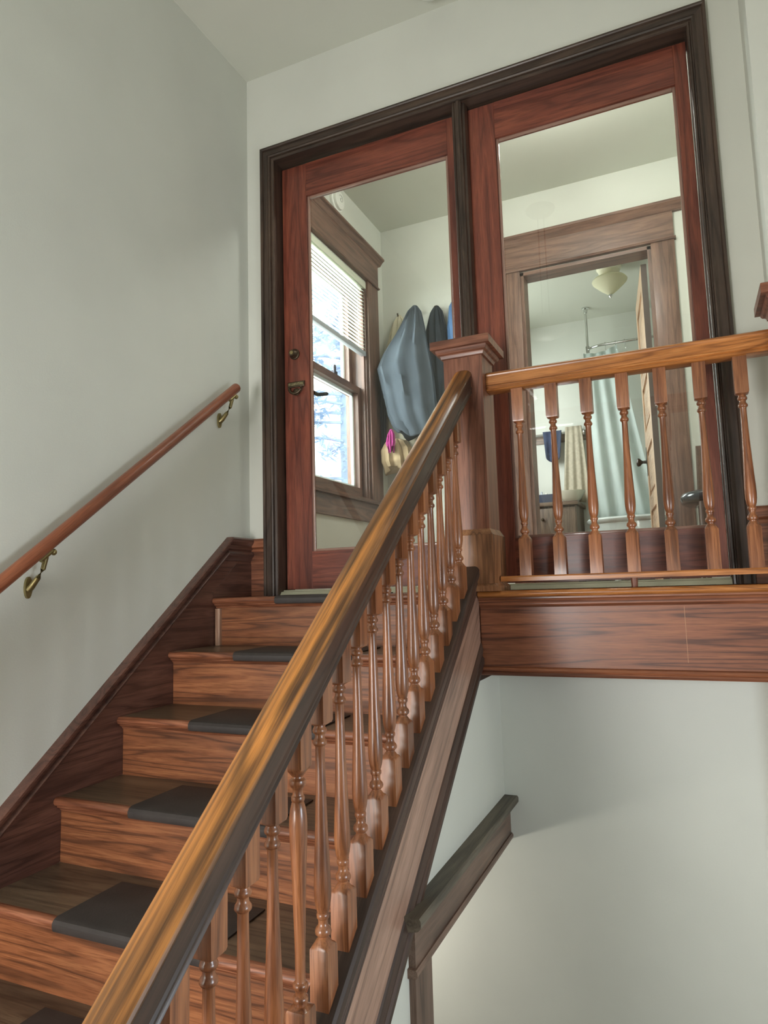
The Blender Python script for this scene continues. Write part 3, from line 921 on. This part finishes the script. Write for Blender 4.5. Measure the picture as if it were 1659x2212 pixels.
d3('hinge_edge', (dx0, dx1, 0, .004, .01, 2.02), plain('shaded_edge_brown', (92, 80, 72), .6))  # shade on the hinge edge painted in as a darker brown
d3('stile', (dx0, dx1, .004, .115, .01, 2.02), PINE(2))
d3('stile', (dx0, dx1, DWID - .11, DWID, .01, 2.02), PINE(2))
rails = [(.01, .22), (.50, .60), (.92, 1.06), (1.36, 1.45), (1.90, 2.02)]
for a, b in rails:
    d3('rail', (dx0, dx1, .115, DWID - .11, a, b), PINE(1))
for (a, b), (c, d) in zip(rails, rails[1:]):
    d3('panel', (dx0 + .012, dx1 - .012, .115, DWID - .11, b, c), PINE(1))
    MB().box(dx0 + .004, dx1 - .004, .15, DWID - .145, b + .035, c - .035).build('raised_field', PINE(1), D3, bevel=.006)
MB().lathe([(dx0, .026), (dx0 - .004, .026), (dx0 - .006, .012), (dx0 - .030, .010), (dx0 - .040, .018), (dx0 - .050, .028), (dx0 - .062, .030), (dx0 - .070, .022), (dx0 - .073, .004)], 22, DWID - .06, .86, 'x').build('knob', plain('dark_knob', (70, 66, 60), .35, .7), D3, smooth=40)
MB().box(dx0 - .003, dx0, DWID - .085, DWID - .035, .76, .96).build('knob_plate', plain('dark_knob', (70, 66, 60), .35, .7), D3)

# ------------------------------------------------------------------ bathroom things
CL = empty('ceiling_light', (1.46, 3.02, HC), 'cream cone glass ceiling light in the bathroom', 'ceiling light')
MB().lathe([(0, .10), (-.02, .10), (-.03, .088), (-.045, .086), (-.055, .070), (-.07, .052), (-.075, .02)], 32).build('canopy', plain('cream_enamel', (236, 230, 206), .35), CL, smooth=35)
MB().lathe([(-.07, .022), (-.09, .022)], 16).build('stem', BRONZE, CL, smooth=35)
MB().lathe([(-.086, .03), (-.092, .085), (-.104, .125), (-.122, .140), (-.134, .136), (-.165, .105), (-.20, .068), (-.228, .034), (-.24, .014)], 36).build('shade', translucent('cream_glass', (240, 236, 208), .35), CL, smooth=50)
MB().lathe([(-.238, .012), (-.246, .016), (-.256, .013), (-.264, .008), (-.270, .003)], 16).build('finial', CHROME, CL, smooth=50)

RZ = 2.20
SRD = empty('shower_rod', (1.15, 3.72, HC), 'chrome curved shower rod hung from the bathroom ceiling', 'curtain rod')
arc = [(1.15, 4.10, RZ), (1.15, 3.90, RZ)] + [(1.15 + .16 * (1 - math.cos(a)), 3.90 - .16 - .02 + .16 * (1 - math.sin(a)) + .02, RZ) for a in [i * math.pi / 16 for i in range(9)]] + [(1.6, 3.74, RZ), (2.49, 3.74, RZ)]
ch(MB().tube(arc, .0125, 10).build('rod', CHROME, smooth=60), SRD)
ch(MB().tube([(1.165, 3.82, HC), (1.165, 3.82, RZ - .03)], .011, 10).build('hanger_tube', CHROME, smooth=60), SRD)
ch(MB().lathe([(HC, .036), (HC - .012, .036), (HC - .018, .02), (HC - .05, .016)], 20, 1.165, 3.82).build('ceiling_flange', CHROME, smooth=40), SRD)
ch(MB().lathe([(RZ - .035, .016), (RZ + .03, .020)], 12, 1.165, 3.82).build('clamp', CHROME, smooth=40), SRD)
for x in (1.33, 1.42, 1.50):
    ch(MB().tube([(x, 3.727, RZ + .012), (x, 3.738, RZ + .020), (x, 3.755, RZ + .010), (x, 3.752, RZ - .05), (x + .008, 3.745, RZ - .066), (x + .014, 3.738, RZ - .056)], .0028, 6).build('hook', CHROME, smooth=60), SRD)

CUR = translucent('aqua_curtain_vinyl', (234, 243, 240), .4)


def curtain():
    rings = []
    nx = 60
    for iz in range(14):
        f = iz / 13
        z = RZ - .055 - .0 * f - f * 1.62
        ring = []
        for i in range(nx + 1):
            t = i / nx
            width = .30 + .24 * f
            x = 1.13 + .03 * f + width * t
            y = 3.74 + (.010 + .012 * f) * math.sin(t * 22 + .8 * math.sin(f * 3)) - .05 * t * 0
            dz = -.03 * (1 - f) * abs(math.sin(t * 3.2)) + (.035 * t * (1 - f))
            ring.append((x, y, z + dz))
        rings.append(ring)
    m = MB().loft(rings, close=False, cap=False)
    o = m.build('shower_curtain', CUR, smooth=80)
    md = o.modifiers.new('thickness', 'SOLIDIFY')
    md.thickness = .002
    return tag(o, 'pale aqua shower curtain hanging into the bathtub', 'curtain')


curtain()

BT = empty('bathtub', (1.75, 3.72, 0), 'white bathtub with rolled rim beyond the bathroom door', 'bathtub')


def oval(cx, cy, a, b, z, p=3.2, n=40):
    out = []
    for i in range(n):
        t = 2 * math.pi * i / n
        c, s = math.cos(t), math.sin(t)
        out.append((cx + a * abs(c) ** (2 / p) * (1 if c >= 0 else -1), cy + b * abs(s) ** (2 / p) * (1 if s >= 0 else -1), z))
    return out


tub = MB().loft([oval(0, 0, .50, .24, .03), oval(0, 0, .58, .29, .12), oval(0, 0, .63, .325, .35), oval(0, 0, .645, .335, .52), oval(0, 0, .665, .355, .535), oval(0, 0, .670, .360, .555), oval(0, 0, .660, .350, .570), oval(0, 0, .635, .325, .570), oval(0, 0, .62, .31, .545), oval(0, 0, .58, .28, .25), oval(0, 0, .45, .2, .14)])
tub.build('basin', plain('white_enamel', (226, 234, 230), .2, coat=.4), BT, smooth=45)
for dx in (-.42, .42):
    for dy in (-.2, .2):
        MB().lathe([(0, .03), (.02, .03), (.05, .02), (.12, .03)], 12, dx, dy).build('foot', plain('white_enamel', (226, 234, 230), .2, coat=.4), BT, smooth=40)

TB = empty('towel_rack', (.72, YB, 1.45), 'wooden towel board with chrome holders on the bathroom wall', 'towel rack')
ch(bx('board', (.40, 1.08, YB - .02, YB - .001, 1.40, 1.50), VANW(0), bevel=.003), TB)
ch(MB().tube([(.46, YB - .07, 1.475), (1.05, YB - .07, 1.475)], .009, 10).build('bar', CHROME, smooth=60), TB)
for x in (.545, 1.04):
    ch(bx('holder', (x - .02, x + .02, YB - .075, YB - .02, 1.44, 1.50), CHROME, bevel=.005), TB)


def hang_cloth(name, label, cat, x0, x1, z0, z1, y, mat, slant=0.0, waves=5, hem=0.0, group=None):
    nx, nz = 28, 14
    rings = []
    for iz in range(nz + 1):
        f = iz / nz
        ring = []
        for i in range(nx + 1):
            t = i / nx
            x = x0 + (x1 - x0) * t + slant * f * (t - .5)
            z = z1 - (z1 - z0) * f - hem * f * math.sin(t * 3.1)
            ring.append((x, y - .018 * f - .013 * math.sin(t * waves * 2 * math.pi + f * 1.2) * (.3 + f), z))
        rings.append(ring)
    o = MB().loft(rings, close=False, cap=False).build(name, mat, smooth=80)
    md = o.modifiers.new('thickness', 'SOLIDIFY')
    md.thickness = .008
    md.offset = 1
    return tag(o, label, cat, group)


hang_cloth('hand_towel', 'navy blue cloth on the bathroom towel board', 'towel', .665, .845, 1.24, 1.505, YB - .095, plain('navy_cotton', (58, 68, 92), .9, var=.2, scale=30), -.05, 2, .05)
hang_cloth('bath_towel', 'tan bath towel hanging on the bathroom towel board', 'towel', .885, 1.035, .765, 1.53, YB - .095, plain('tan_terry', (182, 172, 152), .95, var=.12, scale=40, bump=.5), .10, 3, -.02)
VN = empty('vanity', (.62, 3.85, 0), 'brown wooden bathroom cabinet under the towels', 'cabinet')
for n_, d_, m_ in (('body', (.30, 1.0, 3.62, YB - .005, .08, .72), VANW(2)), ('plinth', (.32, .98, 3.66, YB - .005, 0, .08), VANW(0)), ('top', (.28, 1.02, 3.58, YB - .002, .72, .755), VANW(0))):
    ch(bx(n_, d_, m_, bevel=.004), VN)
for x in (.31, .655):
    dr = ch(bx('door', (x, x + .335, 3.602, 3.62, .11, .70), VANW(2), bevel=.003), VN)
    kb = MB().lathe([(3.602, .008), (3.592, .008), (3.584, .014), (3.578, .010), (3.577, .002)], 12, x + (.29 if x < .5 else .045), .60, 'y').build('knob', BRONZE, dr, smooth=40)
    kb.matrix_parent_inverse = dr.matrix_parent_inverse @ Matrix.Identity(4) if False else Matrix.Identity(4)
SB = empty('storage_box', (.66, 3.80, .755), 'dark blue box of bottles on the bathroom cabinet', 'box')
MB().loft([[(x * .11, y * .08, 0) for x, y in ((-1, -1), (1, -1), (1, 1), (-1, 1))], [(x * .125, y * .09, .09) for x, y in ((-1, -1), (1, -1), (1, 1), (-1, 1))], [(x * .118, y * .083, .09) for x, y in ((-1, -1), (1, -1), (1, 1), (-1, 1))], [(x * .105, y * .074, .01) for x, y in ((-1, -1), (1, -1), (1, 1), (-1, 1))]]).build('tray', plain('navy_plastic', (52, 58, 78), .45), SB)
for i, (dx, dy, h, c) in enumerate(((-.05, -.02, .12, (220, 220, 214)), (0, .02, .13, (190, 196, 204)), (.05, -.01, .11, (226, 222, 210)))):
    MB().lathe([(.008, .020), (h - .03, .020), (h - .02, .010), (h, .010)], 14, dx, dy).build('bottle', plain('bottle_%d' % i, c, .35), SB, smooth=40)
WB = empty('wash_basin', (.935, 3.80, .755), 'cream wash basin on the right end of the bathroom cabinet', 'basin')
MB().loft([oval(0, 0, .05, .05, 0, 2.2), oval(0, 0, .09, .10, .04, 2.4), oval(0, 0, .125, .15, .10, 2.6), oval(0, 0, .128, .153, .108, 2.6), oval(0, 0, .118, .143, .106, 2.6), oval(0, 0, .06, .08, .03, 2.2)]).build('bowl', plain('cream_ceramic', (232, 228, 208), .25, coat=.4), WB, smooth=45)
MB().lathe([(.030, .014), (.033, .014)], 14).build('drain', CHROME, WB)

# ------------------------------------------------------------------ coats on the far wall of the coat room
def coat(name, label, cat, mat, px, z_top, spec, y_wall=YV, folds=9, amp=.012, seed=1):
    """spec: list of (z, x_left, x_right, depth); a garment hanging by its loop from a peg"""
    rings = []
    n = 44
    rnd = random.Random(seed)
    ph = rnd.uniform(0, 6)
    full = []
    for a, b in zip(spec, spec[1:]):
        for i in range(5):
            t = i / 5
            full.append(tuple(a[j] + (b[j] - a[j]) * t for j in range(4)))
    full.append(spec[-1])
    for i, (z, xl, xr, d) in enumerate(full):
        cx, hw = (xl + xr) / 2, (xr - xl) / 2
        ring = []
        gr = min(1, i / 6)
        for k in range(n):
            a = 2 * math.pi * k / n
            c, s = math.cos(a), math.sin(a)
            f = amp * gr * (math.sin(folds * a + ph + .5 * math.sin(z * 7)) + .6 * math.sin((folds * 2 + 1) * a + ph * 2 + z * 4))
            x = cx + (hw + f * .6) * c
            y = y_wall - .012 - d * .5 + (d * .5 + f) * s
            y = min(y, y_wall - .006)
            ring.append((x, y, z + .03 * gr * math.sin(3 * a + ph) * (1 if i > len(full) - 3 else 0)))
        rings.append(ring)
    o = MB().loft(rings).build(name, mat, smooth=75)
    return tag(o, label, cat, 'garments hanging in the coat room')


CREAM = plain('cream_fleece', (196, 188, 164), .95, var=.08, scale=20)
coat('cream_coat', 'cream coat behind the blue grey one, nearest the window', 'coat', CREAM, 0, 0,
     [(1.94, .125, .150, .03), (1.88, .10, .19, .06), (1.70, .055, .24, .09), (1.40, .03, .27, .10), (1.00, .02, .29, .10), (.86, .03, .29, .09)], seed=3)
coat('grey_coat', 'large blue grey coat in front of the cream one', 'coat', plain('slate_wool', (78, 85, 92), .95, var=.12, scale=14, spec=.0), 0, 0,
     [(1.925, .290, .325, .05), (1.88, .268, .350, .09), (1.75, .205, .385, .14), (1.60, .10, .41, .17), (1.50, .05, .43, .18), (1.40, .07, .44, .17), (1.18, .11, .45, .16), (1.08, .15, .46, .15), (1.03, .20, .46, .14)], seed=5, y_wall=YV - .118)
coat('charcoal_coat', 'dark charcoal coat between the grey coat and the blue one', 'coat', plain('charcoal_wool', (60, 65, 71), .95, var=.12, scale=14, spec=.0), 0, 0,
     [(1.95, .405, .435, .04), (1.90, .385, .465, .07), (1.75, .35, .495, .09), (1.55, .33, .51, .10), (1.20, .32, .52, .10), (1.0, .32, .52, .10)], seed=8)
coat('blue_jacket', 'bright blue jacket, rightmost garment at the glass edge', 'jacket', plain('blue_nylon', (84, 124, 170), .6, var=.1, scale=10), 0, 0,
     [(1.955, .535, .560, .05), (1.90, .525, .60, .09), (1.75, .520, .65, .13), (1.50, .53, .69, .15), (1.15, .54, .71, .15)], seed=11)
coat('pale_bag', 'cream and magenta cloth bag hanging low under the grey coat', 'bag', plain('beige_canvas', (160, 138, 106), .9, var=.12, scale=12), 0, 0,
     [(1.02, .13, .17, .04), (1.00, .08, .21, .08), (.94, .05, .26, .11), (.86, .05, .27, .11), (.80, .07, .25, .08)], seed=14, y_wall=YV - .135)
coat('magenta_scarf', 'magenta scarf end showing above the cream bag', 'scarf', plain('magenta_knit', (150, 40, 110), .9, var=.15, scale=20), 0, 0,
     [(1.06, .150, .165, .02), (1.03, .135, .180, .03), (.97, .120, .185, .03), (.93, .13, .17, .02)], seed=17, y_wall=YV - .262, amp=.004)
coat('black_strap', 'dark narrow garment hanging between window casing and grey coat', 'garment', plain('dark_grey_cotton', (70, 72, 80), .9), 0, 0,
     [(1.50, .030, .060, .03), (1.42, .022, .066, .04), (1.15, .014, .050, .04), (.95, .012, .040, .03)], seed=19, y_wall=YV - .10, amp=.004)
PR = empty('peg_rail', (.35, YV, 1.93), 'row of coat pegs on the coat room wall', 'peg rail')
for x in (.137, .282, .420, .562):
    ch(MB().tube([(x, YV, 1.925), (x, YV - .05, 1.93), (x, YV - .06, 1.945)], .006, 8).build('peg', BRONZE, smooth=60), PR)

# ------------------------------------------------------------------ chair in the coat room
CH = empty('chair', (2.155, 1.22, 0), 'wooden chair with shiny black vinyl seat behind the right glass', 'chair')
rings = []
for z, q in ((.405, .9), (.415, .97), (.435, 1.0), (.455, .97), (.466, .88), (.470, .6), (.471, .2)):
    rings.append([(p[0], p[1], z) for p in oval(0, 0, .285 * q, .225 * q, 0, 3.6, 32)])
MB().loft(rings).build('seat', plain('black_vinyl', (44, 46, 50), .22, coat=.5, bump=.25), CH, smooth=50)
for sx in (-1, 1):
    MB().loft([[(sx * .185 + a * .016, .19 + b * .014, 0) for a, b in ((-1, -1), (1, -1), (1, 1), (-1, 1))], [(sx * .180 + a * .016, .185 + b * .014, .44) for a, b in ((-1, -1), (1, -1), (1, 1), (-1, 1))], [(sx * .170 + a * .015, .25 + b * .013, .76) for a, b in ((-1, -1), (1, -1), (1, 1), (-1, 1))]]).build('back_post', CHAIRW(2), CH, smooth=20)
    MB().lathe([(0, .013), (.38, .019), (.41, .019)], 10, sx * .18, -.17).build('leg', CHAIRW(2), CH, smooth=40)
    bx('side_stretcher', (sx * .182 - .008, sx * .182 + .008, -.165, .185, .18, .205), CHAIRW(1), CH)
bx('apron', (-.18, .18, -.19, .19, .365, .405), CHAIRW(0), CH)
for z in (.66, .52):
    bx('back_slat', (-.165, .165, .20 + (z - .44) * .2, .215 + (z - .44) * .2, z, z + .07), CHAIRW(0), CH)
bx('front_stretcher', (-.18, .18, -.178, -.162, .24, .262), CHAIRW(0), CH)

# ------------------------------------------------------------------ tree outside the window
TR = empty('tree', (-3.6, 8.0, -3.0), 'pale blue branches of a tree outside the coat room window', 'tree')
rnd = random.Random(2)
bark = plain('grey_bark', (176, 190, 210), .9, var=.2)
leafm = translucent('pale_needles', (196, 212, 232), .4)  # needles given a high, pale blue base colour
MB().tube([(0, 0, 0), (.1, 0, 2.5), (0, .1, 5.5), (.05, 0, 8.5)], [.16, .13, .09, .03], 8).build('trunk', bark, TR, smooth=60)
fol = MB()
for i in range(34):
    z = 3.1 + i * .17
    a = rnd.uniform(0, 6.28)
    ln = rnd.uniform(1.1, 1.9) * (1 - i * .012)
    pts = [(ln * t * math.cos(a), ln * t * math.sin(a), z - .35 * t * t + .12 * t) for t in (0, .3, .6, .85, 1)]
    MB().tube(pts, [.03, .024, .016, .01, .005], 5).build('branch', bark, TR, smooth=60)
    for j in range(90):
        t = rnd.uniform(.25, 1)
        c = Vector((ln * t * math.cos(a), ln * t * math.sin(a), z - .35 * t * t + .12 * t)) + Vector((rnd.gauss(0, .10), rnd.gauss(0, .10), rnd.gauss(-.03, .05)))
        d = Vector((rnd.gauss(0, 1), rnd.gauss(0, 1), rnd.gauss(-.2, .4))).normalized() * rnd.uniform(.06, .16)
        u = d.cross(Vector((0, 0, 1))).normalized() * .03
        fol.add([c - d, c + u, c + d, c - u], [(0, 1, 2, 3)])
f_ = fol.build('foliage', leafm, TR)
f_['kind'] = 'stuff'
